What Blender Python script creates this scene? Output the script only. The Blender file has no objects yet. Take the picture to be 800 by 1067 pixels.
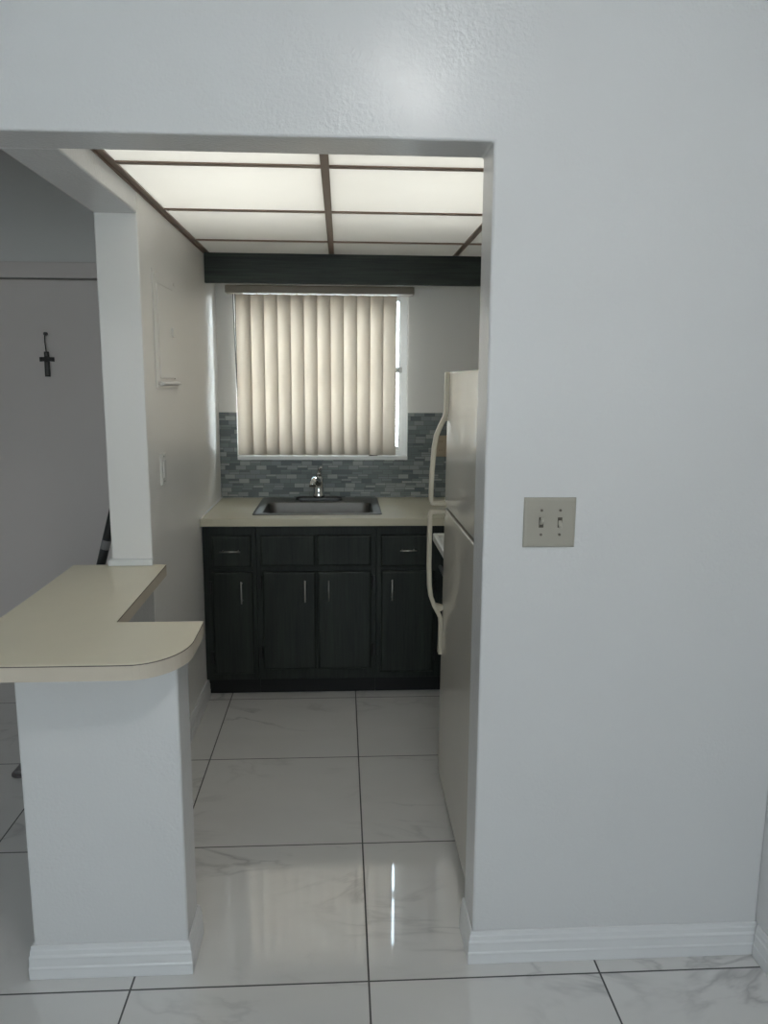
import bpy, bmesh, math, random
from mathutils import Vector, Matrix
random.seed(7)
S = bpy.context.scene
COL = S.collection
PI = math.pi

# ------------------------------------------------------------------ node helpers
def new_mat(name):
    m = bpy.data.materials.new(name); m.use_nodes = True
    nt = m.node_tree; b = nt.nodes['Principled BSDF']
    return m, nt, b
def N(nt, typ, **kw):
    n = nt.nodes.new(typ)
    for k, v in kw.items():
        if k in ('op',): n.operation = v
        else: setattr(n, k, v)
    return n
def L(nt, a, b): nt.links.new(a, b)
def math_node(nt, op, a, b=None, c=None, clamp=False):
    n = nt.nodes.new('ShaderNodeMath'); n.operation = op; n.use_clamp = clamp
    for i, v in enumerate((a, b, c)):
        if v is None: continue
        if isinstance(v, (int, float)): n.inputs[i].default_value = v
        else: nt.links.new(v, n.inputs[i])
    return n.outputs[0]
def coords(nt): return nt.nodes.new('ShaderNodeTexCoord').outputs['Object']
def noise(nt, vec, scale, detail=3, rough=.5, dist=0.0):
    n = nt.nodes.new('ShaderNodeTexNoise')
    n.inputs['Scale'].default_value = scale; n.inputs['Detail'].default_value = detail
    n.inputs['Roughness'].default_value = rough; n.inputs['Distortion'].default_value = dist
    if vec is not None: nt.links.new(vec, n.inputs['Vector'])
    return n.outputs['Fac']
def mapping(nt, vec, scale=(1, 1, 1), rot=(0, 0, 0), loc=(0, 0, 0)):
    n = nt.nodes.new('ShaderNodeMapping')
    n.inputs['Scale'].default_value = scale; n.inputs['Rotation'].default_value = rot; n.inputs['Location'].default_value = loc
    nt.links.new(vec, n.inputs['Vector']); return n.outputs[0]
def mix(nt, fac, a, b):
    n = nt.nodes.new('ShaderNodeMix'); n.data_type = 'RGBA'
    if isinstance(fac, (int, float)): n.inputs[0].default_value = fac
    else: nt.links.new(fac, n.inputs[0])
    for i, v in ((6, a), (7, b)):
        if isinstance(v, tuple): n.inputs[i].default_value = (*v, 1)
        else: nt.links.new(v, n.inputs[i])
    return n.outputs[2]
def ramp(nt, fac, stops):
    n = nt.nodes.new('ShaderNodeMapRange')
    n.inputs[1].default_value, n.inputs[2].default_value, n.inputs[3].default_value, n.inputs[4].default_value = stops
    nt.links.new(fac, n.inputs[0]); return n.outputs[0]
def bump(nt, b, height, strength=.3, dist=.002):
    n = nt.nodes.new('ShaderNodeBump'); n.inputs['Strength'].default_value = strength; n.inputs['Distance'].default_value = dist
    nt.links.new(height, n.inputs['Height']); nt.links.new(n.outputs[0], b.inputs['Normal'])

def simple(name, col, rough=.5, metal=0.0, coat=0.0, var=0.0, vscale=20, bmp=0.0, bscale=200, spec=.5):
    m, nt, b = new_mat(name)
    b.inputs['Roughness'].default_value = rough; b.inputs['Metallic'].default_value = metal
    b.inputs['Coat Weight'].default_value = coat; b.inputs['Specular IOR Level'].default_value = spec
    v = coords(nt)
    c2 = tuple(min(1, x * (1 + var)) for x in col); c1 = tuple(x * (1 - var) for x in col)
    L(nt, mix(nt, noise(nt, v, vscale), c1, c2), b.inputs['Base Color'])
    if bmp: bump(nt, b, noise(nt, v, bscale, 2), bmp, .001)
    return m

def wall_paint(name, col, rough=.42, s=1.0):
    m, nt, b = new_mat(name)
    b.inputs['Roughness'].default_value = rough; b.inputs['Specular IOR Level'].default_value = .45
    v = coords(nt)
    c1 = tuple(x * .97 for x in col)
    L(nt, mix(nt, noise(nt, v, 3, 4), c1, col), b.inputs['Base Color'])
    fine = noise(nt, v, 110, 2, .6); mid = noise(nt, v, 22, 3, .55, .3); big = noise(nt, v, 4, 2)
    patch = ramp(nt, noise(nt, v, 2.2, 2), (.45, .62, .25, 1.0))
    h = math_node(nt, 'ADD', math_node(nt, 'MULTIPLY', math_node(nt, 'ADD', math_node(nt, 'MULTIPLY', fine, 1.1), mid), patch), math_node(nt, 'MULTIPLY', big, 1.2))
    bump(nt, b, h, .35 * s, .003)
    return m

def marble_floor():
    T = .61; ox, oy = -.5432, 1.7775
    m, nt, b = new_mat('polished marble tile')
    v = coords(nt)
    sp = N(nt, 'ShaderNodeSeparateXYZ'); L(nt, v, sp.inputs[0])
    fx = math_node(nt, 'DIVIDE', math_node(nt, 'SUBTRACT', sp.outputs[0], ox), T)
    fy = math_node(nt, 'DIVIDE', math_node(nt, 'SUBTRACT', sp.outputs[1], oy), T)
    ix = math_node(nt, 'FLOOR', fx); iy = math_node(nt, 'FLOOR', fy)
    def edge(f):
        fr = math_node(nt, 'FRACT', f)
        return math_node(nt, 'MULTIPLY', math_node(nt, 'MINIMUM', fr, math_node(nt, 'SUBTRACT', 1.0, fr)), T)
    d = math_node(nt, 'MINIMUM', edge(fx), edge(fy))
    grout = math_node(nt, 'LESS_THAN', d, .0025)
    cid = N(nt, 'ShaderNodeCombineXYZ'); L(nt, ix, cid.inputs[0]); L(nt, iy, cid.inputs[1])
    wn = N(nt, 'ShaderNodeTexWhiteNoise'); wn.noise_dimensions = '3D'; L(nt, cid.outputs[0], wn.inputs['Vector'])
    off = N(nt, 'ShaderNodeVectorMath'); off.operation = 'MULTIPLY_ADD'
    L(nt, wn.outputs['Color'], off.inputs[0]); off.inputs[1].default_value = (17, 17, 17); L(nt, v, off.inputs[2])
    mv = mapping(nt, off.outputs[0], (1.0, 2.3, 1), (0, 0, math.radians(28)))
    n1 = noise(nt, mv, 1.5, 5, .55, .9)
    ridge = math_node(nt, 'SUBTRACT', 1.0, math_node(nt, 'MULTIPLY', math_node(nt, 'ABSOLUTE', math_node(nt, 'SUBTRACT', n1, .5)), 26), clamp=True)
    gate = ramp(nt, noise(nt, off.outputs[0], 2.3, 2), (.46, .68, 0, 1))
    vein = math_node(nt, 'MULTIPLY', math_node(nt, 'POWER', ridge, 1.6), gate)
    cloud = noise(nt, mv, 2.2, 4, .55, .4)
    base = mix(nt, cloud, (.70, .685, .665), (.79, .775, .755))
    base = mix(nt, math_node(nt, 'MULTIPLY', vein, .55), base, (.33, .32, .325))
    L(nt, mix(nt, grout, base, (.035, .034, .032)), b.inputs['Base Color'])
    L(nt, math_node(nt, 'ADD', math_node(nt, 'MULTIPLY', grout, .6), .035), b.inputs['Roughness'])
    inv = math_node(nt, 'SUBTRACT', 1.0, grout)
    bump(nt, b, inv, .6, .001)
    b.inputs['IOR'].default_value = 2.0
    return m

def dark_wood(name, vertical=True, k=1.0):
    m, nt, b = new_mat(name)
    v = coords(nt)
    g = mapping(nt, v, (60, 60, 2.2) if vertical else (2.2, 60, 60))
    n1 = noise(nt, g, 1.5, 6, .65, .6); n2 = noise(nt, mapping(nt, v, (9, 9, 1.2) if vertical else (1.2, 9, 9)), 1, 3, .5, 1.2)
    f = math_node(nt, 'ADD', math_node(nt, 'MULTIPLY', n1, .6), math_node(nt, 'MULTIPLY', n2, .4))
    f = ramp(nt, f, (.3, .72, 0, 1))
    L(nt, mix(nt, f, (.0034 * k, .0050 * k, .0046 * k), (.030 * k, .038 * k, .031 * k)), b.inputs['Base Color'])
    b.inputs['Roughness'].default_value = .48; b.inputs['Specular IOR Level'].default_value = .35
    bump(nt, b, n1, .25, .0008)
    return m

def mosaic():
    m, nt, b = new_mat('grey green glass mosaic')
    v = coords(nt)
    sp = N(nt, 'ShaderNodeSeparateXYZ'); L(nt, v, sp.inputs[0])
    rh, cw, mo = .0245, .056, .0020
    fz = math_node(nt, 'DIVIDE', sp.outputs[2], rh); iz = math_node(nt, 'FLOOR', fz)
    w1 = N(nt, 'ShaderNodeTexWhiteNoise'); w1.noise_dimensions = '1D'; L(nt, iz, w1.inputs['W'])
    fx = math_node(nt, 'ADD', math_node(nt, 'DIVIDE', sp.outputs[0], cw), math_node(nt, 'MULTIPLY', w1.outputs['Value'], 7.0))
    ix = math_node(nt, 'FLOOR', fx)
    cid = N(nt, 'ShaderNodeCombineXYZ'); L(nt, ix, cid.inputs[0]); L(nt, iz, cid.inputs[1])
    w2 = N(nt, 'ShaderNodeTexWhiteNoise'); w2.noise_dimensions = '2D'; L(nt, cid.outputs[0], w2.inputs['Vector'])
    # some stones are split in two thin strips
    split = math_node(nt, 'GREATER_THAN', w2.outputs['Value'], .62)
    fr_z = math_node(nt, 'FRACT', fz)
    half = math_node(nt, 'GREATER_THAN', fr_z, .5)
    cid2 = N(nt, 'ShaderNodeCombineXYZ'); L(nt, ix, cid2.inputs[0]); L(nt, iz, cid2.inputs[1]); L(nt, math_node(nt, 'MULTIPLY', math_node(nt, 'MULTIPLY', half, split), 3.7), cid2.inputs[2])
    w3 = N(nt, 'ShaderNodeTexWhiteNoise'); w3.noise_dimensions = '3D'; L(nt, cid2.outputs[0], w3.inputs['Vector'])
    fr_x = math_node(nt, 'FRACT', fx)
    dx = math_node(nt, 'MULTIPLY', math_node(nt, 'MINIMUM', fr_x, math_node(nt, 'SUBTRACT', 1.0, fr_x)), cw)
    dz = math_node(nt, 'MULTIPLY', math_node(nt, 'MINIMUM', fr_z, math_node(nt, 'SUBTRACT', 1.0, fr_z)), rh)
    dh = math_node(nt, 'ADD', math_node(nt, 'MULTIPLY', math_node(nt, 'ABSOLUTE', math_node(nt, 'SUBTRACT', fr_z, .5)), rh), math_node(nt, 'SUBTRACT', 1.0, split))
    d = math_node(nt, 'MINIMUM', math_node(nt, 'MINIMUM', dx, dz), dh)
    joint = math_node(nt, 'LESS_THAN', d, mo / 2)
    cr = N(nt, 'ShaderNodeValToRGB'); cr.color_ramp.interpolation = 'CONSTANT'
    cols = [(0, (.13, .155, .162)), (.16, (.20, .23, .232)), (.36, (.275, .305, .30)), (.55, (.165, .192, .198)), (.74, (.34, .365, .355)), (.88, (.225, .25, .26))]
    el = cr.color_ramp.elements
    while len(el) < len(cols): el.new(.5)
    for e, (p, c) in zip(el, cols): e.position = p; e.color = (*c, 1)
    L(nt, w3.outputs['Value'], cr.inputs[0])
    L(nt, mix(nt, joint, cr.outputs[0], (.105, .115, .115)), b.inputs['Base Color'])
    L(nt, math_node(nt, 'ADD', math_node(nt, 'MULTIPLY', joint, .5), .22), b.inputs['Roughness'])
    bump(nt, b, math_node(nt, 'SUBTRACT', 1.0, joint), .5, .001)
    return m

def translucent_mat(name, col, tcol, trans, gloss=.06, rough=.3, bmp=None):
    m = bpy.data.materials.new(name); m.use_nodes = True; nt = m.node_tree
    nt.nodes.remove(nt.nodes['Principled BSDF']); out = nt.nodes['Material Output']
    v = coords(nt); nz = noise(nt, v, 6, 3)
    d = N(nt, 'ShaderNodeBsdfDiffuse'); L(nt, mix(nt, nz, tuple(x * .96 for x in col), col), d.inputs['Color'])
    t = N(nt, 'ShaderNodeBsdfTranslucent'); L(nt, mix(nt, nz, tuple(x * .96 for x in tcol), tcol), t.inputs['Color'])
    g = N(nt, 'ShaderNodeBsdfGlossy'); g.inputs['Roughness'].default_value = rough
    m1 = N(nt, 'ShaderNodeMixShader'); m1.inputs[0].default_value = trans; L(nt, d.outputs[0], m1.inputs[1]); L(nt, t.outputs[0], m1.inputs[2])
    m2 = N(nt, 'ShaderNodeMixShader'); m2.inputs[0].default_value = gloss; L(nt, m1.outputs[0], m2.inputs[1]); L(nt, g.outputs[0], m2.inputs[2])
    if bmp:
        bn = N(nt, 'ShaderNodeBump'); bn.inputs['Strength'].default_value = bmp; bn.inputs['Distance'].default_value = .001
        L(nt, noise(nt, v, 160, 1), bn.inputs['Height']); L(nt, bn.outputs[0], g.inputs['Normal'])
    L(nt, m2.outputs[0], out.inputs['Surface'])
    return m

def glass_mat():
    m = bpy.data.materials.new('window glass'); m.use_nodes = True; nt = m.node_tree
    nt.nodes.remove(nt.nodes['Principled BSDF']); out = nt.nodes['Material Output']
    t = N(nt, 'ShaderNodeBsdfTransparent'); t.inputs[0].default_value = (.93, .96, .95, 1)
    g = N(nt, 'ShaderNodeBsdfGlossy'); g.inputs['Roughness'].default_value = .02
    fr = N(nt, 'ShaderNodeFresnel'); fr.inputs[0].default_value = 1.45
    mx = N(nt, 'ShaderNodeMixShader'); L(nt, fr.outputs[0], mx.inputs[0]); L(nt, t.outputs[0], mx.inputs[1]); L(nt, g.outputs[0], mx.inputs[2])
    L(nt, mx.outputs[0], out.inputs['Surface']); return m

M = {}
M['wall'] = wall_paint('white wall paint', (.745, .742, .74), .27, 1.5)
M['kwall'] = wall_paint('kitchen wall paint', (.86, .84, .81), .33, .55)
M['ceil'] = simple('ceiling white', (.76, .76, .75), .7, var=.02, bmp=.2, bscale=120)
M['trim'] = simple('white trim gloss', (.80, .80, .80), .3, var=.02, bmp=.08, bscale=60)
M['floor'] = marble_floor()
M['door'] = simple('door paint', (.78, .715, .68), .45, var=.02, vscale=4, bmp=.05, bscale=80)
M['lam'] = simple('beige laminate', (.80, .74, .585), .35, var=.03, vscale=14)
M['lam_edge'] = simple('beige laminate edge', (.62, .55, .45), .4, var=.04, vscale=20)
M['kerf'] = simple('dark laminate core', (.07, .05, .04), .6, var=.1)
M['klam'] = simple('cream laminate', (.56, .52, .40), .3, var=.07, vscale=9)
M['wood'] = dark_wood('black stained wood vertical', True)
M['woodh_lit'] = dark_wood('black stained wood horizontal lit', False, 1.7)  # cabinet wood lightened for the valance: ceiling glow put into its colour
M['kick'] = simple('toe kick black', (.004, .0045, .0045), .6, var=.1)
M['hinge'] = simple('black hinge', (.006, .006, .006), .45, var=.1)
M['nickel'] = simple('brushed nickel', (.50, .49, .47), .28, 1.0, var=.05, vscale=60)
M['steel'] = simple('stainless steel', (.20, .195, .18), .34, 1.0, var=.08, vscale=30, bmp=.05, bscale=300)
M['steel_d'] = simple('brushed sink bowl steel', (.15, .147, .138), .38, 1.0, var=.1, vscale=40)
M['chrome'] = simple('chrome', (.62, .63, .64), .08, 1.0, var=.02)
M['chrome_dark'] = simple('dark faucet plate', (.03, .03, .03), .3, .6, var=.05)
M['bisque'] = simple('bisque enamel', (.62, .58, .515), .22, var=.02, vscale=5, coat=.3, bmp=.04, bscale=350)
M['bisque_h'] = simple('bisque handle plastic', (.58, .53, .42), .35, var=.03)
M['gasket'] = simple('door gasket', (.13, .12, .11), .6, var=.1)
M['white_en'] = simple('white enamel', (.80, .80, .77), .2, var=.02)
M['blackgl'] = simple('black oven glass', (.006, .006, .006), .08, var=.1)
M['iron'] = simple('black coil', (.02, .02, .02), .5, var=.1)
M['mosaic'] = mosaic()
M['slat'] = translucent_mat('blind slat vinyl', (.70, .655, .59), (.80, .73, .655), .52, .03, .35)
M['rail'] = simple('blind rail', (.30, .255, .205), .45, var=.05)
M['chain'] = simple('blind chain', (.05, .05, .055), .4, var=.1)
M['panel'] = translucent_mat('ceiling diffuser', (.80, .80, .77), (.86, .86, .83), .55, .05, .25, .3)
M['tbar'] = simple('brown ceiling bar', (.27, .19, .145), .42, var=.08)
M['alu'] = simple('white window frame', (.82, .82, .83), .3, var=.02)
M['glass'] = glass_mat()
M['plate'] = simple('beige switch plate', (.40, .375, .315), .4, var=.03)
M['plate_w'] = simple('white switch plate', (.74, .73, .70), .35, var=.02)
M['toggle'] = simple('ivory toggle', (.42, .395, .335), .3, var=.02)
M['slot'] = simple('dark slot', (.07, .06, .045), .5, var=.1)
M['screw'] = simple('screw', (.16, .14, .12), .45, .6, var=.1)
M['pewter'] = simple('dark pewter', (.035, .032, .03), .4, .5, var=.1)
M['pewter_l'] = simple('pewter inlay', (.10, .095, .09), .45, .4, var=.1)
M['black'] = simple('black plastic', (.008, .008, .008), .3, var=.1)
M['greyp'] = simple('grey plastic', (.20, .19, .19), .5, var=.1)
M['pad'] = simple('mop cloth', (.13, .115, .115), .9, var=.25, vscale=60)
M['tan'] = simple('tan outlet plate', (.38, .31, .22), .4, var=.03)
M['ground'] = simple('pale outside paving', (.45, .44, .42), .8, var=.1)

# ------------------------------------------------------------------ object helpers
def empty(name, loc, label, cat, group=None):
    o = bpy.data.objects.new(name, None); COL.objects.link(o); o.location = loc; o.empty_display_size = .05
    o['label'] = label; o['category'] = cat
    if group: o['group'] = group
    return o
def root_of(o):
    while o.parent: o = o.parent
    return o
def link(name, bm, mat, parent=None, smooth=False, origin=None, bevel=0, seg=2):
    """one mesh object; geometry is given in room coordinates and re-based on the thing's base point"""
    base = Vector(root_of(parent).location) if parent else Vector(origin or (0, 0, 0))
    bmesh.ops.recalc_face_normals(bm, faces=bm.faces)
    if base.length: bmesh.ops.translate(bm, verts=bm.verts, vec=-base)
    me = bpy.data.meshes.new(name); bm.to_mesh(me); bm.free()
    for mt in (mat if isinstance(mat, (list, tuple)) else [mat]): me.materials.append(mt)
    if smooth:
        for p in me.polygons: p.use_smooth = True
    o = bpy.data.objects.new(name, me); COL.objects.link(o)
    if parent: o.parent = parent
    else: o.location = base
    if bevel:
        md = o.modifiers.new('bevel', 'BEVEL'); md.width = bevel; md.segments = seg; md.limit_method = 'ANGLE'; md.angle_limit = math.radians(40)
        md.harden_normals = False
    return o
def structure(o): o['kind'] = 'structure'; return o
def tag(o, label, cat, group=None):
    o['label'] = label; o['category'] = cat
    if group: o['group'] = group
    return o
def BM(): return bmesh.new()
def box(bm, x0, x1, y0, y1, z0, z1, mi=0):
    vs = [bm.verts.new((x, y, z)) for z in (z0, z1) for y in (y0, y1) for x in (x0, x1)]
    for f in ((0, 1, 3, 2), (4, 6, 7, 5), (0, 4, 5, 1), (2, 3, 7, 6), (0, 2, 6, 4), (1, 5, 7, 3)):
        bm.faces.new([vs[i] for i in f]).material_index = mi
    return bm
def prism(bm, pts, a0, a1, axis='Z', mi=0):
    def P(p, a):
        return (p[0], p[1], a) if axis == 'Z' else (p[0], a, p[1]) if axis == 'Y' else (a, p[0], p[1])
    lo = [bm.verts.new(P(p, a0)) for p in pts]; hi = [bm.verts.new(P(p, a1)) for p in pts]
    n = len(pts)
    bm.faces.new(lo).material_index = mi; bm.faces.new(hi).material_index = mi
    for i in range(n): bm.faces.new((lo[i], lo[(i + 1) % n], hi[(i + 1) % n], hi[i])).material_index = mi
    return bm
def rrect(x0, x1, y0, y1, r, n=6):
    out = []
    for cx, cy, a in ((x1 - r, y0 + r, -90), (x1 - r, y1 - r, 0), (x0 + r, y1 - r, 90), (x0 + r, y0 + r, 180)):
        for i in range(n + 1):
            t = math.radians(a + 90 * i / n); out.append((cx + r * math.cos(t), cy + r * math.sin(t)))
    return out
def loft(bm, loops, close_first=False, close_last=False):
    rings = [[bm.verts.new(p) for p in lp] for lp in loops]
    n = len(rings[0])
    for a, b in zip(rings, rings[1:]):
        for i in range(n): bm.faces.new((a[i], a[(i + 1) % n], b[(i + 1) % n], b[i]))
    if close_first: bm.faces.new(rings[0])
    if close_last: bm.faces.new(rings[-1])
    return bm
def tube(bm, pts, r, n=12, caps=True):
    pts = [Vector(p) for p in pts]; rings = []
    rs = r if isinstance(r, (list, tuple)) else [r] * len(pts)
    up = None
    for i, p in enumerate(pts):
        d = (pts[min(i + 1, len(pts) - 1)] - pts[max(i - 1, 0)]).normalized()
        if up is None:
            up = Vector((0, 0, 1)) if abs(d.z) < .9 else Vector((1, 0, 0))
        a = (up - d * up.dot(d)).normalized(); up = a; b = d.cross(a)
        rings.append([p + rs[i] * (math.cos(2 * PI * k / n) * a + math.sin(2 * PI * k / n) * b) for k in range(n)])
    return loft(bm, rings, caps, caps)
def lathe(bm, prof, c, n=24):
    return loft(bm, [[(c[0] + r * math.cos(2 * PI * k / n), c[1] + r * math.sin(2 * PI * k / n), z) for k in range(n)] for r, z in prof], True, True)
def disc_y(bm, cx, cz, r, y0, y1, n=16):
    return prism(bm, [(cx + r * math.cos(2 * PI * k / n), cz + r * math.sin(2 * PI * k / n)) for k in range(n)], y0, y1, 'Y')
def disc_x(bm, cy, cz, r, x0, x1, n=16):
    return prism(bm, [(cy + r * math.cos(2 * PI * k / n), cz + r * math.sin(2 * PI * k / n)) for k in range(n)], x0, x1, 'X')
def sweep(bm, path, prof):
    """profile (out, z) along an open plan path; 'out' lies to the right of travel; corners are mitred"""
    P = [Vector((x, y)) for x, y in path]; rings = []
    for i, p in enumerate(P):
        ns = []
        for a, b in ((i - 1, i), (i, i + 1)):
            if a >= 0 and b < len(P):
                d = (P[b] - P[a]).normalized(); ns.append(Vector((d.y, -d.x)))
        m = sum(ns, Vector((0, 0))).normalized(); s = 1 / max(.2, m.dot(ns[0]))
        rings.append([(p.x + m.x * s * o, p.y + m.y * s * o, z) for o, z in prof])
    return loft(bm, rings, True, True)
def sheet_with_holes(bm, u0, u1, z0, z1, holes, a0, a1, axis='Y'):
    us = sorted({u0, u1, *[h[i] for h in holes for i in (0, 1)]}); zs = sorted({z0, z1, *[h[i] for h in holes for i in (2, 3)]})
    def solid(i, j):
        if i < 0 or j < 0 or i >= len(us) - 1 or j >= len(zs) - 1: return False
        cu, cz = (us[i] + us[i + 1]) / 2, (zs[j] + zs[j + 1]) / 2
        return not any(h[0] < cu < h[1] and h[2] < cz < h[3] for h in holes)
    P = lambda u, z, a: (u, a, z) if axis == 'Y' else (a, u, z) if axis == 'X' else (u, z, a)
    cache = {}
    def V(u, z, a):
        k = (u, z, a)
        if k not in cache: cache[k] = bm.verts.new(P(u, z, a))
        return cache[k]
    for i in range(len(us) - 1):
        for j in range(len(zs) - 1):
            if not solid(i, j): continue
            c = ((us[i], zs[j]), (us[i + 1], zs[j]), (us[i + 1], zs[j + 1]), (us[i], zs[j + 1]))
            for a in (a0, a1): bm.faces.new([V(u, z, a) for u, z in c])
            for (p, q, di, dj) in ((0, 1, 0, -1), (1, 2, 1, 0), (2, 3, 0, 1), (3, 0, -1, 0)):
                if not solid(i + di, j + dj): bm.faces.new((V(*c[p], a0), V(*c[q], a0), V(*c[q], a1), V(*c[p], a1)))
    return bm

# ------------------------------------------------------------------ the setting
LAMP = 50.0
FY, FB = 1.835, 1.970          # front wall faces
BY = 4.26                      # back wall face
RX = 1.125                     # right wall face
LX = -2.45                     # far left wall face
ZC = 2.70                      # room ceiling
YL = -2.60                     # living room end wall
structure(link('floor', sheet_with_holes(BM(), LX - .1, RX + .1, YL - .1, BY + .15, [], -.05, 0, 'Z'), M['floor']))
structure(link('ceiling', box(BM(), LX - .1, RX + .1, YL - .1, BY + .15, ZC, ZC + .1), M['ceil']))
structure(link('wall_front', prism(BM(), [(LX, ZC), (LX, 2.07), (.345, 2.07), (.345, 0), (RX, 0), (RX, ZC)], FY, FB, 'Y'), M['wall'], bevel=.006))
structure(link('wall_header', box(BM(), -.80, -.66, FB, 2.68, 2.07, ZC), M['wall'], bevel=.005))
structure(link('wall_left', box(BM(), -.80, -.66, 2.68, BY, 0, ZC), M['kwall'], bevel=.005))
structure(link('wall_peninsula', prism(BM(), [(-.80, FY), (-.405, FY), (-.405, FB), (-.66, FB), (-.66, 2.68), (-.80, 2.68)], 0, .861), M['wall'], bevel=.007))
structure(link('wall_right', box(BM(), RX, RX + .1, YL - .1, BY + .15, 0, ZC), M['wall']))
WX0, WX1, WZ0, WZ1 = -.565, .362, 1.112, 2.02
DX0, DX1, DZ = -2.02, -1.10, 2.056
structure(link('wall_back', sheet_with_holes(BM(), LX - .1, RX + .1, 0, ZC, [(WX0, WX1, WZ0, WZ1), (DX0, DX1, 0, DZ)], BY, BY + .15), M['kwall']))
structure(link('wall_far_left', box(BM(), LX - .1, LX, YL - .1, BY + .15, 0, ZC), M['wall']))
# living-room end wall behind the viewer, with the wide window that lights the room
VX0, VX1, VZ0, VZ1 = -2.0, 1.0, .85, 2.15
structure(link('wall_end', sheet_with_holes(BM(), LX - .1, RX + .1, 0, ZC, [(VX0, VX1, VZ0, VZ1)], YL - .12, YL), M['wall']))
bm = BM(); sheet_with_holes(bm, VX0, VX1, VZ0, VZ1, [(VX0 + .06, -.53, VZ0 + .06, VZ1 - .06), (-.47, VX1 - .06, VZ0 + .06, VZ1 - .06)], YL - .1, YL - .05)
w2 = structure(link('window_2', bm, M['alu'], origin=(0, YL, VZ0)))
for a, b in ((VX0 + .055, -.525), (-.475, VX1 - .055)):
    link('window_pane', box(BM(), a, b, YL - .078, YL - .074, VZ0 + .055, VZ1 - .055), M['glass'], w2)

PROF = [(0, 0), (.0125, 0), (.0125, .028), (.0133, .031), (.0128, .034), (.0112, .037), (.0108, .058), (.0114, .061), (.0110, .064), (.0088, .069), (.0082, .080), (.0066, .084), (.0055, .092), (0, .0935)]
def baseboard(name, path): return structure(link(name, sweep(BM(), path, PROF), M['trim'], bevel=.0012, seg=1))
baseboard('baseboard_front', [(.345, FB), (.345, FY), (RX, FY)][::1])
baseboard('baseboard_right', [(RX, FY - .0146), (RX, YL)])
baseboard('baseboard_peninsula', [(-.80, 2.68), (-.80, FY), (-.405, FY), (-.405, FB), (-.66, FB), (-.66, 3.66)][::1])
baseboard('baseboard_back', [(LX, BY), (DX0 - .08, BY)])
baseboard('baseboard_post', [(DX1 + .08, BY), (-.80, BY), (-.80, 2.70)])
# small white trim foot where the post meets the bar top
structure(link('trim_post', box(BM(), -.808, -.655, 2.655, 2.68, .9005, .922), M['trim'], bevel=.004))

# door beyond the bar, with head casing
d1 = structure(link('door_1', box(BM(), DX0 + .012, DX1 - .012, BY + .004, BY + .044, .008, DZ - .009), M['door'], bevel=.003, origin=(DX0, BY, 0)))
link('door_knob', lathe(BM(), [(.001, 0), (.026, .002), (.026, .006), (.012, .012), (.012, .03), (.024, .038), (.028, .05), (.022, .062), (.001, .066)], (0, 0)), M['nickel'], d1, smooth=True)
kn = bpy.data.objects['door_knob']; kn.data.transform(Matrix.Translation((.09, .004, 0.95)) @ Matrix.Rotation(math.radians(90), 4, 'X') @ Matrix.Translation((DX0, BY, 0)))
bm = BM(); prism(bm, [(DX0 - .08, 0), (DX0, 0), (DX0, DZ), (DX1, DZ), (DX1, 0), (DX1 + .08, 0), (DX1 + .08, DZ + .08), (DX0 - .08, DZ + .08)], BY - .012, BY, 'Y')
box(bm, DX0, DX1, BY + .06, BY + .12, 0, DZ)  # unseen slab added behind the door to stop daylight leaking through the gap
structure(link('trim_door', bm, M['door'], bevel=.003))

# ------------------------------------------------------------------ kitchen window
GY = BY + .075
bm = sheet_with_holes(BM(), WX0, WX1, WZ0, WZ1, [(WX0 + .028, WX1 - .036, WZ0 + .045, WZ1 - .035)], GY - .02, GY + .03)
win = structure(link('window_1', bm, M['alu'], origin=(WX0, GY, WZ0), bevel=.003))
# sash rails of the awning window
bm = BM(); zs = [WZ0 + .045, 1.60, WZ1 - .035]
sheet_with_holes(bm, WX0 + .028, WX1 - .036, zs[0], zs[2], [(WX0 + .036, WX1 - .044, zs[0] + .02, zs[1] - .01), (WX0 + .036, WX1 - .044, zs[1] + .01, zs[2] - .02)], GY - .008, GY + .014)
link('window_sash', bm, M['alu'], win, bevel=.002)
for a, b in ((zs[0] + .018, zs[1] - .008), (zs[1] + .008, zs[2] - .018)):
    link('window_pane', box(BM(), WX0 + .034, WX1 - .042, GY, GY + .004, a, b), M['glass'], win)
bm = BM(); prism(bm, [(BY - .014, WZ0 - .003), (BY + .0, WZ0 - .003), (BY, WZ0), (GY - .02, WZ0), (GY - .02, WZ0 + .018), (BY - .014, WZ0 + .018)], WX0, WX1 + .002, 'X')
link('window_sill', bm, M['trim'], win, bevel=.003)
# lock lever on the right stile
bm = BM(); box(bm, WX1 - .06, WX1 - .028, GY - .034, GY - .02, 1.583, 1.613); tube(bm, [(WX1 - .045, GY - .034, 1.598), (WX1 - .062, GY - .05, 1.598), (WX1 - .085, GY - .054, 1.594)], .006, 8)
link('window_lock', bm, M['nickel'], win, bevel=.002)
# dark crank on the sill
bm = BM(); box(bm, .150, .20, BY + .0, BY + .035, WZ0 + .018, WZ0 + .03); tube(bm, [(.175, BY + .01, WZ0 + .03), (.17, BY - .003, WZ0 + .037), (.145, BY - .006, WZ0 + .03)], .005, 8)
link('crank_handle', bm, M['black'], win, bevel=.002)

structure(link('wall_backsplash', sheet_with_holes(BM(), -.66, RX, .9, 1.366, [(WX0, WX1 + .002, WZ0 - .003, 1.366)], BY - .008, BY), M['mosaic']))

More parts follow.
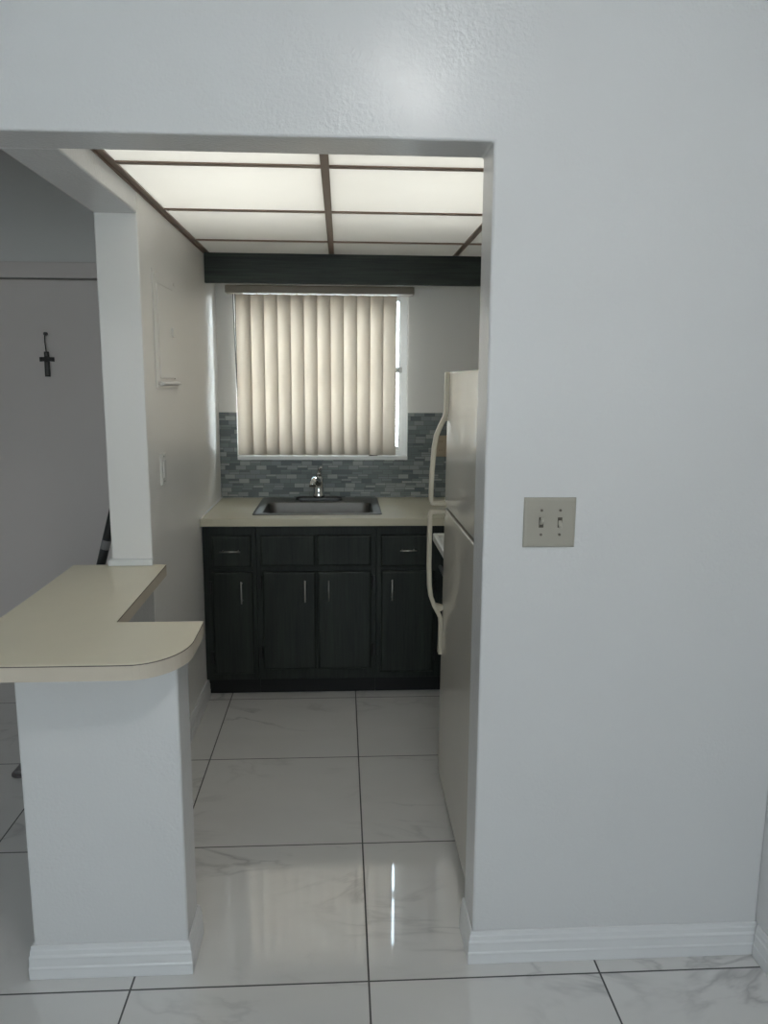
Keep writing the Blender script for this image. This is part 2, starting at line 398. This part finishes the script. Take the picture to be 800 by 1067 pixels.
# ------------------------------------------------------------------ vertical blind
bl = empty('vertical_blind', (-.1, 4.20, 1.138), 'beige vertical slat blind drawn across the kitchen window above the sink', 'window blind')
bm = BM(); prism(bm, [(4.168, 1.986), (4.176, 1.984), (4.24, 1.984), (4.252, 1.99), (4.252, 2.024), (4.172, 2.024), (4.168, 2.018)], -.592, .378, 'X')
link('head_rail', bm, M['rail'], bl, bevel=.002)
for x in (-.592, .378):
    s = -1 if x < 0 else 1
    link('end_cap', box(BM(), min(x, x + s * .006), max(x, x + s * .006), 4.170, 4.251, 1.985, 2.023), M['rail'], bl, bevel=.002)
def slat(cx, ang, w=.092, sag=.019, cy=4.208, z0=1.140, z1=1.978, lean=0.0):
    n = 10; pts = []
    for i in range(n + 1):
        t = -1 + 2 * i / n
        u = t * w / 2; h = -sag * (1 - t * t)
        pts.append((u, h))
    th = .0011; ring = pts + [(u, h + th) for u, h in reversed(pts)]
    ca, sa = math.cos(ang), math.sin(ang)
    loops = []
    for z in (z0, (z0 + z1) / 2, z1):
        off = lean * (z1 - z) / (z1 - z0)
        loops.append([(cx + off + u * ca - h * sa, cy + u * sa + h * ca, z) for u, h in ring])
    bm = loft(BM(), loops, True, True)
    box(bm, cx - .004, cx + .004, cy - .0025, cy + .0035, z1 - .004, 1.985)
    return bm
for i in range(12):
    cx = -.509 + .0694 * i
    ang = math.radians(-33 + random.uniform(-2, 2))
    if i == 0: cx -= .004; ang = math.radians(-24)
    link('slat', slat(cx, ang, lean=random.uniform(-.0015, .0015)), M['slat'], bl, smooth=True)
bm = BM(); tube(bm, [(-.563, 4.215, 1.985), (-.560, 4.222, 1.7), (-.552, 4.226, 1.42)], .0022, 6)
tube(bm, [(-.553, 4.215, 1.985), (-.554, 4.222, 1.7), (-.552, 4.226, 1.42)], .0022, 6)
link('control_chain', bm, M['chain'], bl)

# ------------------------------------------------------------------ luminous dropped ceiling
ZP = 2.152
mains = [-.045, .565]; tees = [2.38, 2.995, 3.615]; V0 = 3.93
def bar(name, x0, x1, y0, y1):
    bm = BM(); box(bm, x0, x1, y0, y1, ZP - .006, ZP - .001)
    if x1 - x0 < y1 - y0: c = (x0 + x1) / 2; box(bm, c - .003, c + .003, y0, y1, ZP - .001, ZP + .03)
    else: c = (y0 + y1) / 2; box(bm, x0, x1, c - .003, c + .003, ZP - .001, ZP + .03)
    return structure(link(name, bm, M['tbar'], bevel=.0008, seg=1))
k = 1
for x in mains: bar(f'trim_{k}', x - .0125, x + .0125, FB, BY); k += 1
spans = [(-.66 + .022, mains[0] - .0125), (mains[0] + .0125, mains[1] - .0125), (mains[1] + .0125, RX - .022)]
for y in tees:
    for a, b in spans: bar(f'trim_{k}', a, b, y - .012, y + .012); k += 1
# wall angle all round
structure(link(f'trim_{k}', prism(BM(), [(-.66, ZP - .014), (-.657, ZP - .014), (-.657, ZP - .006), (-.638, ZP - .006), (-.638, ZP - .001), (-.66, ZP - .001)], FB, BY, 'Y'), M['tbar'])); k += 1
structure(link(f'trim_{k}', box(BM(), RX - .022, RX, FB, BY, ZP - .006, ZP - .001), M['tbar'])); k += 1
ys = [FB + .002] + tees + [BY - .002]
rowword = ['first row inside the opening', 'second row from the opening', 'third row from the opening', 'last row, against the dark valance']
colword = ['beside the left wall', 'between the brown runners', 'above the refrigerator']
for r in range(4):
    for c in range(3):
        a, b = ([-.655] + mains)[c], (mains + [RX - .005])[c]
        x0 = a + (.0035 if c else 0); x1 = b - (.0035 if c < 2 else 0)
        y0 = ys[r] + (.0035 if r else 0); y1 = ys[r + 1] - (.0035 if r < 3 else 0)
        o = link('light_diffuser_panel', box(BM(), x0, x1, y0, y1, ZP - .001, ZP + .002), M['panel'], origin=((x0 + x1) / 2, (y0 + y1) / 2, ZP))
        tag(o, f'translucent ceiling light panel, {rowword[r]}, {colword[c]}', 'ceiling light panel', 'luminous ceiling panels')

va = link('wood_valance', box(BM(), -.66, RX, 3.93, 3.95, 2.004, ZP - .007), M['woodh_lit'], origin=(0, 3.94, 2.004), bevel=.002)
tag(va, 'long dark-stained wooden valance board under the luminous ceiling above the window', 'valance')

# ------------------------------------------------------------------ base cabinets
CF = 3.61                       # face of doors
FF = CF + .018                  # face of the frame
def carcass(root, x0, x1, rails, left_panel=True, right_panel=True):
    """frame front with openings + side panels, floor, back"""
    bm = BM()
    sheet_with_holes(bm, x0, x1, .094, .858, rails, FF, FF + .02)
    if left_panel: box(bm, x0, x0 + .012, FF + .02, BY - .012, .094, .858)
    if right_panel: box(bm, x1 - .012, x1, FF + .02, BY - .012, .094, .858)
    box(bm, x0 + .012, x1 - .012, FF + .02, BY - .012, .094, .11)
    link('face_frame', bm, M['wood'], root, bevel=.0015, seg=1)
    link('toe_kick', box(BM(), x0, x1, 3.69, 3.71, 0, .094), M['kick'], root)
def front(root, name, x0, x1, z0, z1):
    mat = M['wood']
    bm = BM()
    # slab with a routed, stepped edge
    pts = lambda i: [(x0 + i, z0 + i), (x1 - i, z0 + i), (x1 - i, z1 - i), (x0 + i, z1 - i)]
    loops = []
    for i, y in ((0, FF), (0, CF + .006), (.002, CF + .003), (.006, CF + .001), (.010, CF)):
        loops.append([(u, y, w) for u, w in pts(i)])
    loft(bm, loops, True, True)
    return link(name, bm, mat, root)
def pull(parent, a, b):
    a, b = Vector(a), Vector(b); d = (b - a).normalized()
    bm = BM(); tube(bm, [a, b], .0037, 10)
    for p in (a + d * .012, b - d * .012): tube(bm, [p, p + Vector((0, CF - p.y + .0005, 0))], .0035, 8)
    link('handle', bm, M['nickel'], parent, smooth=True)
def hinge(parent, x, z, s):
    bm = BM(); box(bm, x - .009, x + .009, CF + .012, FF - .0005, z - .03, z + .03); tube(bm, [(x + s * .007, CF + .008, z - .03), (x + s * .007, CF + .008, z + .03)], .005, 8)
    link('hinge', bm, M['hinge'], parent)
HY = CF - .026
GRP = 'dark base cabinets under the sink counter'
ca = empty('base_cabinet', (-.525, 3.93, 0), 'narrow dark wood base cabinet with one drawer, against the left kitchen wall', 'kitchen cabinet', GRP)
carcass(ca, -.658, -.406, [(-.60, -.435, .67, .80), (-.60, -.435, .15, .625)])
dr = front(ca, 'drawer', -.612, -.428, .660, .814); pull(dr, (-.572, HY, .742), (-.476, HY, .742))
dr = front(ca, 'door', -.616, -.424, .128, .637); pull(dr, (-.476, HY, .488), (-.476, HY, .596)); hinge(dr, -.626, .56, 1); hinge(dr, -.626, .21, 1)
cb = empty('base_cabinet', (-.12, 3.93, 0), 'wide double-door dark wood sink base cabinet with two blank drawer fronts', 'kitchen cabinet', GRP)
carcass(cb, -.405, .165, [(-.36, -.14, .67, .80), (-.10, .12, .67, .80), (-.36, -.135, .16, .625), (-.105, .12, .16, .625)])
front(cb, 'false_drawer_front', -.384, -.126, .664, .814); front(cb, 'false_drawer_front', -.117, .141, .664, .814)
dr = front(cb, 'door', -.379, -.124, .148, .637); pull(dr, (-.175, HY, .494), (-.175, HY, .600)); hinge(dr, -.391, .585, 1); hinge(dr, -.391, .232, 1)
dr = front(cb, 'door', -.115, .142, .148, .637); pull(dr, (-.062, HY, .498), (-.062, HY, .600)); hinge(dr, .153, .585, -1); hinge(dr, .153, .245, -1)
cc = empty('base_cabinet', (.32, 3.93, 0), 'dark wood base cabinet with one drawer, beside the refrigerator handle', 'kitchen cabinet', GRP)
carcass(cc, .166, RX - .004, [(.20, .41, .67, .80), (.20, .43, .15, .625)])
dr = front(cc, 'drawer', .187, .424, .660, .814); pull(dr, (.278, HY, .743), (.358, HY, .743))
dr = front(cc, 'door', .190, .446, .128, .637); pull(dr, (.241, HY, .498), (.241, HY, .602)); hinge(dr, .456, .56, -1); hinge(dr, .456, .21, -1)

# ------------------------------------------------------------------ sink counter
SX0, SX1, SY0, SY1 = -.430, .197, 3.680, 4.228
ct = empty('sink_countertop', (.2, 3.92, .862), 'cream laminate kitchen countertop on the dark base cabinets, holding the steel sink', 'countertop')
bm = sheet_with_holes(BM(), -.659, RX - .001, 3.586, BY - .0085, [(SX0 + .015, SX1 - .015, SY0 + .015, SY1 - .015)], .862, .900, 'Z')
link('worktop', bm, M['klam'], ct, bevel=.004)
link('side_caulk', box(BM(), -.659, -.651, 3.588, BY - .009, .9002, .906), M['trim'], ct, bevel=.002)

sk = empty('kitchen_sink', (-.117, 3.95, .90), 'single-bowl stainless steel sink set into the cream counter below the window', 'sink')
def z3(l, z): return [(x, y, z) for x, y in l]
bx0, bx1, by0, by1 = -.386, .156, 3.720, 4.066
bm = loft(BM(), [z3(rrect(SX0, SX1, SY0, SY1, .02), .9003), z3(rrect(SX0 + .002, SX1 - .002, SY0 + .002, SY1 - .002, .02), .9045), z3(rrect(SX0 + .014, SX1 - .014, SY0 + .014, SY1 - .014, .02), .9035),
                 z3(rrect(bx0 - .006, bx1 + .006, by0 - .006, by1 + .006, .05), .9035), z3(rrect(bx0, bx1, by0, by1, .045), .900)])
link('rim', bm, M['steel'], sk, smooth=True)
bm = loft(BM(), [z3(rrect(bx0, bx1, by0, by1, .045), .900), z3(rrect(bx0 + .006, bx1 - .006, by0 + .006, by1 - .006, .045), .88), z3(rrect(bx0 + .018, bx1 - .018, by0 + .018, by1 - .018, .045), .755),
                 z3(rrect(bx0 + .03, bx1 - .03, by0 + .03, by1 - .03, .045), .735), z3(rrect(bx0 + .06, bx1 - .06, by0 + .06, by1 - .06, .04), .728)], False, True)
link('basin', bm, M['steel_d'], sk, smooth=True)
link('drain', lathe(BM(), [(.001, .7285), (.04, .729), (.045, .7305), (.043, .732), (.03, .7305), (.001, .7302)], (-.115, 3.893)), M['chrome'], sk, smooth=True)

fa = empty('faucet', (-.122, 4.15, .9045), 'single-lever chrome faucet standing behind the sink bowl', 'faucet')
link('base_plate', loft(BM(), [z3(rrect(-.248, .006, 4.118, 4.178, .028), .9040), z3(rrect(-.246, .004, 4.120, 4.176, .027), .916), z3(rrect(-.238, -.004, 4.126, 4.170, .021), .920)], True, True), M['chrome_dark'], fa, smooth=False)
link('body', lathe(BM(), [(.030, .919), (.031, .93), (.026, .945), (.024, .99), (.026, 1.0), (.026, 1.018), (.02, 1.03), (.005, 1.036)], (-.122, 4.148)), M['chrome'], fa, smooth=True)
link('spout', tube(BM(), [(-.122, 4.148, .985), (-.129, 4.120, 1.012), (-.138, 4.085, 1.024), (-.146, 4.050, 1.022), (-.150, 4.030, 1.010), (-.151, 4.022, .990)], [.018, .017, .016, .016, .017, .018], 14), M['chrome'], fa, smooth=True)
link('lever', tube(BM(), [(-.122, 4.148, 1.03), (-.120, 4.150, 1.05), (-.116, 4.140, 1.070), (-.108, 4.105, 1.083)], [.016, .012, .009, .007], 12), M['chrome'], fa, smooth=True)

# ------------------------------------------------------------------ breakfast bar counter
def bar_outline():
    p = [(-.371, 2.020), (-.369, 1.950)]
    for i in range(13):
        t = PI / 2 * i / 12; p.append((-.368 - .125 * (1 - math.cos(t)), 1.865 - .160 * math.sin(t)))
    p += [(-.60, 1.704)]
    for i in range(9):
        t = PI / 2 * i / 8; p.append((-.82 - .10 * math.sin(t), 1.804 - .10 * math.cos(t)))
    p += [(-.925, 2.35), (-.932, 2.68), (-.614, 2.68), (-.601, 2.020)]
    return p
bc = empty('bar_countertop', (-.6, 2.0, .861), 'beige laminate L-shaped bar countertop with a rounded corner on the white half wall', 'countertop')
out = bar_outline()
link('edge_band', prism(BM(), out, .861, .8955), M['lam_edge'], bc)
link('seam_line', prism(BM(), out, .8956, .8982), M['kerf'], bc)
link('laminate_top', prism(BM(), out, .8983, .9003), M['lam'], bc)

# ------------------------------------------------------------------ refrigerator
fr = empty('refrigerator', (.380, 2.43, 0), 'bisque top-freezer refrigerator with two long bowed handles, just inside the opening', 'refrigerator')
Y0, Y1 = 2.045, 2.802
link('cabinet', box(BM(), .438, 1.10, Y0 + .005, Y1 - .005, .03, 1.565), M['bisque'], fr, bevel=.008)
link('gasket', box(BM(), .428, .438, Y0 + .02, Y1 - .02, .07, 1.55), M['gasket'], fr)
def fdoor(name, z0, z1):
    # softly crowned door front
    pts = []
    for i in range(13):
        t = -1 + 2 * i / 12; pts.append((.375 + .003 * abs(t) ** 6, (Y0 + Y1) / 2 + t * (Y1 - Y0) / 2))
    pts = pts + [(.428, Y1), (.428, Y0)]
    return link(name, prism(BM(), pts, z0, z1), M['bisque'], fr, bevel=.006, seg=3)
fz = fdoor('freezer_door', 1.090, 1.572); fd = fdoor('refrigerator_door', .045, 1.079)
link('toe_grille', box(BM(), .40, .438, Y0 + .01, Y1 - .01, .004, .040), M['gasket'], fr)
bm = BM(); box(bm, .39, .47, Y0 + .01, Y0 + .06, 1.573, 1.59); link('hinge_cover', bm, M['bisque'], fr, bevel=.004)
for (px_, py_) in ((.50, Y0 + .06), (.50, Y1 - .06), (1.04, Y0 + .06), (1.04, Y1 - .06)):
    link('foot', lathe(BM(), [(.02, 0), (.022, .004), (.012, .012), (.012, .032)], (px_, py_), 12), M['gasket'], fr)
def strap(parent, path, yc=2.776, w=.031, th=.016):
    bm = BM(); P = [Vector((x, 0, z)) for x, z in path]; loops = []
    for i, p in enumerate(P):
        d = (P[min(i + 1, len(P) - 1)] - P[max(i - 1, 0)]).normalized(); n = Vector((-d.z, 0, d.x))
        a, b = p + n * th / 2, p - n * th / 2
        loops.append([(a.x, yc - w / 2, a.z), (a.x, yc + w / 2, a.z), (b.x, yc + w / 2, b.z), (b.x, yc - w / 2, b.z)])
    loft(bm, loops, True, True); return link('handle', bm, M['bisque_h'], parent, bevel=.004, seg=3)
strap(fz, [(.371, 1.571), (.371, 1.50), (.371, 1.435), (.366, 1.412), (.350, 1.378), (.337, 1.345), (.330, 1.30), (.325, 1.22), (.323, 1.15), (.323, 1.112), (.327, 1.101), (.345, 1.099), (.380, 1.099)])
strap(fd, [(.380, 1.069), (.345, 1.069), (.326, 1.067), (.322, 1.055), (.321, .98), (.322, .86), (.325, .79), (.331, .75), (.345, .712), (.360, .685), (.369, .665), (.371, .64), (.371, .525)])
for dp, prof in ((fz, [(.348, 1.392), (.380, 1.400), (.380, 1.412), (.362, 1.416)]), (fd, [(.345, .722), (.380, .712), (.380, .700), (.360, .690)])):
    link('handle_bracket', prism(BM(), prof, 2.7625, 2.7895, 'Y'), M['bisque_h'], dp, bevel=.002)
fr.location.x = .3735
fr.rotation_euler = (0, math.radians(.45), 0)

# ------------------------------------------------------------------ range behind the refrigerator
rg = empty('kitchen_range', (.4, 3.02, 0), 'narrow white range with black oven front, half hidden behind the refrigerator', 'kitchen range')
A, B = 2.835, 3.215
link('body', box(BM(), .476, 1.10, A, B, .08, .868), M['white_en'], rg, bevel=.004)
od = link('oven_door', box(BM(),   .440, .4755, A + .004, B - .004, .26, .80), M['blackgl'], rg, bevel=.004)
bm = BM(); tube(bm, [(.415, A + .05, .765), (.415, B - .05, .765)], .009, 12)
for y in (A + .07, B - .07): tube(bm, [(.415, y, .765), (.4395, y, .765)], .007, 8)
link('handle', bm, M['black'], od, smooth=True)
link('drawer', box(BM(),   .440, .4755, A + .004, B - .004, .085, .25), M['blackgl'], rg, bevel=.004)
link('control_strip', box(BM(),   .440, .4755, A + .004, B - .004, .806, .866), M['blackgl'], rg, bevel=.003)
bm = sheet_with_holes(BM(), .386, 1.10, A, B, [(.408, 1.07, A + .025, B - .025)], .869, .902, 'Z'); link('cooktop_rim', bm, M['white_en'], rg, bevel=.006, seg=3)
link('cooktop', box(BM(), .405, 1.075, A + .022, B - .022, .869, .890), M['white_en'], rg)
link('backguard', box(BM(), 1.06, 1.11, A, B, .9025, 1.03), M['white_en'], rg, bevel=.01)
for x, y, r in ((.55, 2.94, .07), (.55, 3.11, .055), (.86, 2.94, .055), (.86, 3.11, .07)):
    bm = BM(); pts = [(x + (r * t / 60) * math.cos(t * .42), y + (r * t / 60) * math.sin(t * .42), .897) for t in range(8, 61)]
    tube(bm, pts, .004, 6); link('burner_coil', bm, M['iron'], rg)
for sx in (.47, 1.06):
    for sy in (A + .03, B - .03): link('foot', lathe(BM(), [(.016, 0), (.018, .005), (.01, .012), (.01, .082)], (sx, sy), 10), M['black'], rg)

# ------------------------------------------------------------------ wall plates
sp = empty('light_switch_plate', (.5055, FY, 1.20), 'beige two-gang toggle switch plate on the white wall beside the opening', 'light switch')
x0, x1, z0, z1 = .442, .570, 1.139, 1.262
loops = []
for i, y in ((0, FY), (0, FY - .003), (.0025, FY - .0055), (.008, FY - .0065)): loops.append([(x0 + i, y, z0 + i), (x1 - i, y, z0 + i), (x1 - i, y, z1 - i), (x0 + i, y, z1 - i)])
link('cover_plate', loft(BM(), loops, True, True), M['plate'], sp)
for j, x in enumerate((.485, .531)):
    zc = 1.201
    link('toggle_slot', box(BM(), x - .0055, x + .0055, FY - .0072, FY - .006, zc - .0125, zc + .0125), M['slot'], sp)
    s = 1 if j == 0 else -1
    bm = BM(); prism(bm, [(FY - .0065, zc - .006), (FY - .0065, zc + .006), (FY - .017, zc + s * .011 + .0035), (FY - .017, zc + s * .011 - .0035)], x - .0042, x + .0042, 'X')
    link('toggle', bm, M['toggle'], sp, bevel=.001)
    for dz in (-.030, .030): link('screw', disc_y(BM(), x, zc + dz, .0032, FY - .0085, FY - .006), M['screw'], sp)

ws = empty('wall_switch', (-.66, 2.885, 1.214), 'slim white switch plate on the left kitchen wall under the breaker panel', 'light switch')
loops = []
for i, x in ((0, -.66), (0, -.656), (.003, -.653)): loops.append([(x, 2.849 + i, 1.157 + i), (x, 2.921 - i, 1.157 + i), (x, 2.921 - i, 1.271 - i), (x, 2.849 + i, 1.271 - i)])
link('cover_plate', loft(BM(), loops, True, True), M['plate_w'], ws)
link('rocker', box(BM(), -.654, -.648, 2.868, 2.902, 1.182, 1.247), M['plate_w'], ws, bevel=.002)
for z in (1.168, 1.260): link('screw', disc_x(BM(), 2.885, z, .003, -.6535, -.652), M['screw'], ws)

ou = empty('wall_outlet', (.547, BY - .008, 1.19), 'tan outlet plate on the mosaic backsplash, glimpsed through the freezer handle', 'outlet')
loops = []
for i, y in ((0, BY - .008), (0, BY - .012), (.003, BY - .014)): loops.append([(.512 + i, y, 1.128 + i), (.582 - i, y, 1.128 + i), (.582 - i, y, 1.244 - i), (.512 + i, y, 1.244 - i)])
link('cover_plate', loft(BM(), loops, True, True), M['tan'], ou)
for z in (1.162, 1.210):
    so = link('socket', disc_y(BM(), .547, z, .016, BY - .0155, BY - .0135, 20), M['tan'], ou)
    bm = BM(); box(bm, .540, .542, BY - .016, BY - .015, z - .004, z + .006); box(bm, .552, .554, BY - .016, BY - .015, z - .004, z + .006)
    link('slot', bm, M['slot'], so)

ep = empty('breaker_panel', (-.66, 3.02, 1.51), 'white painted breaker panel with a hinged lid on the left kitchen wall', 'breaker panel')
y0, y1, z0, z1 = 2.840, 3.205, 1.505, 1.925
bm = sheet_with_holes(BM(), y0, y1, z0, z1, [(y0 + .05, y1 - .05, z0 + .035, z1 - .045)], -.6598, -.6555, 'X'); link('cover_frame', bm, M['kwall'], ep, bevel=.002)
lid = link('lid', box(BM(), -.6598, -.6525, y0 + .052, y1 - .052, z0 + .038, z1 - .047), M['kwall'], ep, bevel=.003)
link('latch', box(BM(), -.6525, -.645, y1 - .10, y1 - .07, 1.70, 1.735), M['kwall'], lid, bevel=.002)
link('lid_lip', prism(BM(), [(-.652, 1.516), (-.634, 1.520), (-.634, 1.526), (-.652, 1.534)], y0 + .03, y1 - .03, 'Y'), M['kwall'], ep, bevel=.0015)
for y in (y0 + .022, y1 - .022):
    for z in (z0 + .02, z1 - .02): link('screw', disc_x(BM(), y, z, .007, -.6555, -.652), M['kwall'], ep)

# ------------------------------------------------------------------ cross hanging on the door
cr = empty('hanging_cross', (-1.546, BY, 1.55), 'small dark metal cross hung by a cord on the grey door beyond the bar', 'cross')
yf = BY - .004
cx = -1.549
outer = [(cx - .016, 1.550), (cx + .012, 1.550), (cx + .012, 1.630), (cx + .037, 1.628), (cx + .037, 1.652), (cx + .011, 1.652), (cx + .011, 1.680), (cx - .014, 1.680), (cx - .014, 1.652), (cx - .039, 1.652), (cx - .039, 1.628), (cx - .015, 1.630)]
link('cross_body', prism(BM(), outer, yf - .006, yf, 'Y'), M['pewter'], cr, bevel=.0015)
bm = BM(); box(bm, cx - .008, cx + .004, yf - .0075, yf - .005, 1.558, 1.626); box(bm, cx - .006, cx + .004, yf - .0075, yf - .005, 1.657, 1.674)
link('inlay', bm, M['pewter_l'], cr)
link('cord', tube(BM(), [(cx - .002, yf - .004, 1.678), (cx - .006, yf - .004, 1.73), (cx - .004, yf - .004, 1.772)], .0028, 6), M['pewter'], cr)
link('nail', disc_y(BM(), cx, 1.772, .009, yf - .012, yf + .008, 12), M['pewter'], cr)

# ------------------------------------------------------------------ black pole mop standing behind the bar
mp = empty('floor_mop', (-1.16, 2.92, 0), 'black-handled flat floor mop leaning behind the white post and bar', 'mop')
top, bot = Vector((-.818, 2.90, 1.17)), Vector((-1.135, 2.93, .055))
d = (top - bot).normalized()
link('pole', tube(BM(), [bot, bot + d * .7], .012, 12), M['black'], mp, smooth=True)
link('grip', tube(BM(), [bot + d * .7, bot + d * .71, top - d * .01, top], [.012, .017, .017, .012], 12), M['black'], mp, smooth=True)
p = bot + d * .905
link('grip_label', tube(BM(), [p - d * .018, p + d * .018], .0173, 12), M['greyp'], mp)
link('swivel_joint', tube(BM(), [(-1.135, 2.93, .024), (-1.135, 2.93, .04), bot + d * .02], [.022, .018, .014], 12), M['greyp'], mp, smooth=True)
link('mop_head', prism(BM(), rrect(-1.285, -.985, 2.885, 2.975, .02), .012, .026), M['greyp'], mp, bevel=.003)
link('cloth_pad', prism(BM(), rrect(-1.297, -.978, 2.878, 2.982, .025), .0, .012), M['pad'], mp, bevel=.003)

# ------------------------------------------------------------------ outside ground
gr = link('ground_outside', box(BM(), -12, 12, -14, 16, -.30, -.15), M['ground']); structure(gr)

# ------------------------------------------------------------------ light
W = bpy.data.worlds.new('sky'); S.world = W; W.use_nodes = True
nt = W.node_tree; bg = nt.nodes['Background']
tc = N(nt, 'ShaderNodeTexCoord'); sx = N(nt, 'ShaderNodeSeparateXYZ'); L(nt, tc.outputs['Generated'], sx.inputs[0])
L(nt, mix(nt, ramp(nt, sx.outputs[2], (-.1, .5, 0, 1)), (.93, .97, 1.0), (.76, .87, 1.0)), bg.inputs['Color'])
dp = N(nt, 'ShaderNodeVectorMath'); dp.operation = 'DOT_PRODUCT'; L(nt, tc.outputs['Generated'], dp.inputs[0]); dp.inputs[1].default_value = Vector((.95, .30, .15)).normalized()
L(nt, math_node(nt, 'ADD', math_node(nt, 'MULTIPLY', math_node(nt, 'POWER', ramp(nt, dp.outputs['Value'], (-.3, 1.0, 0.0, 1.0)), 4.0), 125.0), 6.3), bg.inputs['Strength'])
def area(name, loc, rot, sx_, sy_, power, col=(1, 1, 1), portal=False):
    ld = bpy.data.lights.new(name, 'AREA'); ld.shape = 'RECTANGLE'; ld.size = sx_; ld.size_y = sy_; ld.energy = power; ld.color = col
    if portal: ld.cycles.is_portal = True
    o = bpy.data.objects.new(name, ld); COL.objects.link(o); o.location = loc; o.rotation_euler = rot; return o
area('portal_window', ((VX0 + VX1) / 2, YL - .125, (VZ0 + VZ1) / 2), (math.radians(90), 0, 0), VX1 - VX0, VZ1 - VZ0, 1, portal=True)
area('portal_kitchen', ((WX0 + WX1) / 2, BY + .16, (WZ0 + WZ1) / 2), (math.radians(-90), 0, 0), WX1 - WX0, WZ1 - WZ0, 1, portal=True)
# two fluorescent tubes over the diffuser panels
for x in (-.35, .40):
    area('fluorescent_tube', (x, 2.60, 2.60), (0, 0, 0), .45, 1.2, 12.8, (1.0, .99, .97))

# flush ceiling lamp of the living room, above the viewer
lm = empty('ceiling_lamp', (.27, .40, ZC), 'round flush ceiling lamp with a white glass bowl in the front room', 'ceiling lamp')
link('canopy', lathe(BM(), [(.001, ZC - .0005), (.15, ZC - .001), (.15, ZC - .02), (.001, ZC - .021)], (.27, .40)), M['trim'], lm, smooth=False)
m, nt_, b_ = new_mat('lit glass bowl'); b_.inputs['Emission Color'].default_value = (1.0, .995, .985, 1); b_.inputs['Emission Strength'].default_value = LAMP
b_.inputs['Base Color'].default_value = (.8, .8, .8, 1)
link('glass_bowl', lathe(BM(), [(.001, ZC - .022), (.135, ZC - .023), (.14, ZC - .04), (.12, ZC - .07), (.07, ZC - .092), (.001, ZC - .10)], (.27, .40), 32), m, lm, smooth=True)

# ------------------------------------------------------------------ camera
cam = bpy.data.cameras.new('camera'); co = bpy.data.objects.new('camera', cam); COL.objects.link(co)
R = Vector((0.99849434, -0.05454452, 0.00582623)); U = Vector((0.00337783, 0.16714753, 0.98592611)); F = Vector((0.05475071, 0.98442196, -0.1670801))
mw = Matrix.Identity(4)
for i in range(3): mw[i][0] = R[i]; mw[i][1] = U[i]; mw[i][2] = -F[i]
mw.translation = (0, 0, 1.53866)
co.matrix_world = mw
cam.sensor_fit = 'VERTICAL'; cam.sensor_height = 36; cam.sensor_width = 27; cam.lens = 806.194 * 36 / 1067
cam.clip_start = .05
S.camera = co
S.view_settings.view_transform = 'Standard'; S.view_settings.look = 'None'
S.view_settings.gamma = 1; S.view_settings.use_curve_mapping = False
S.view_settings.exposure = -0.35
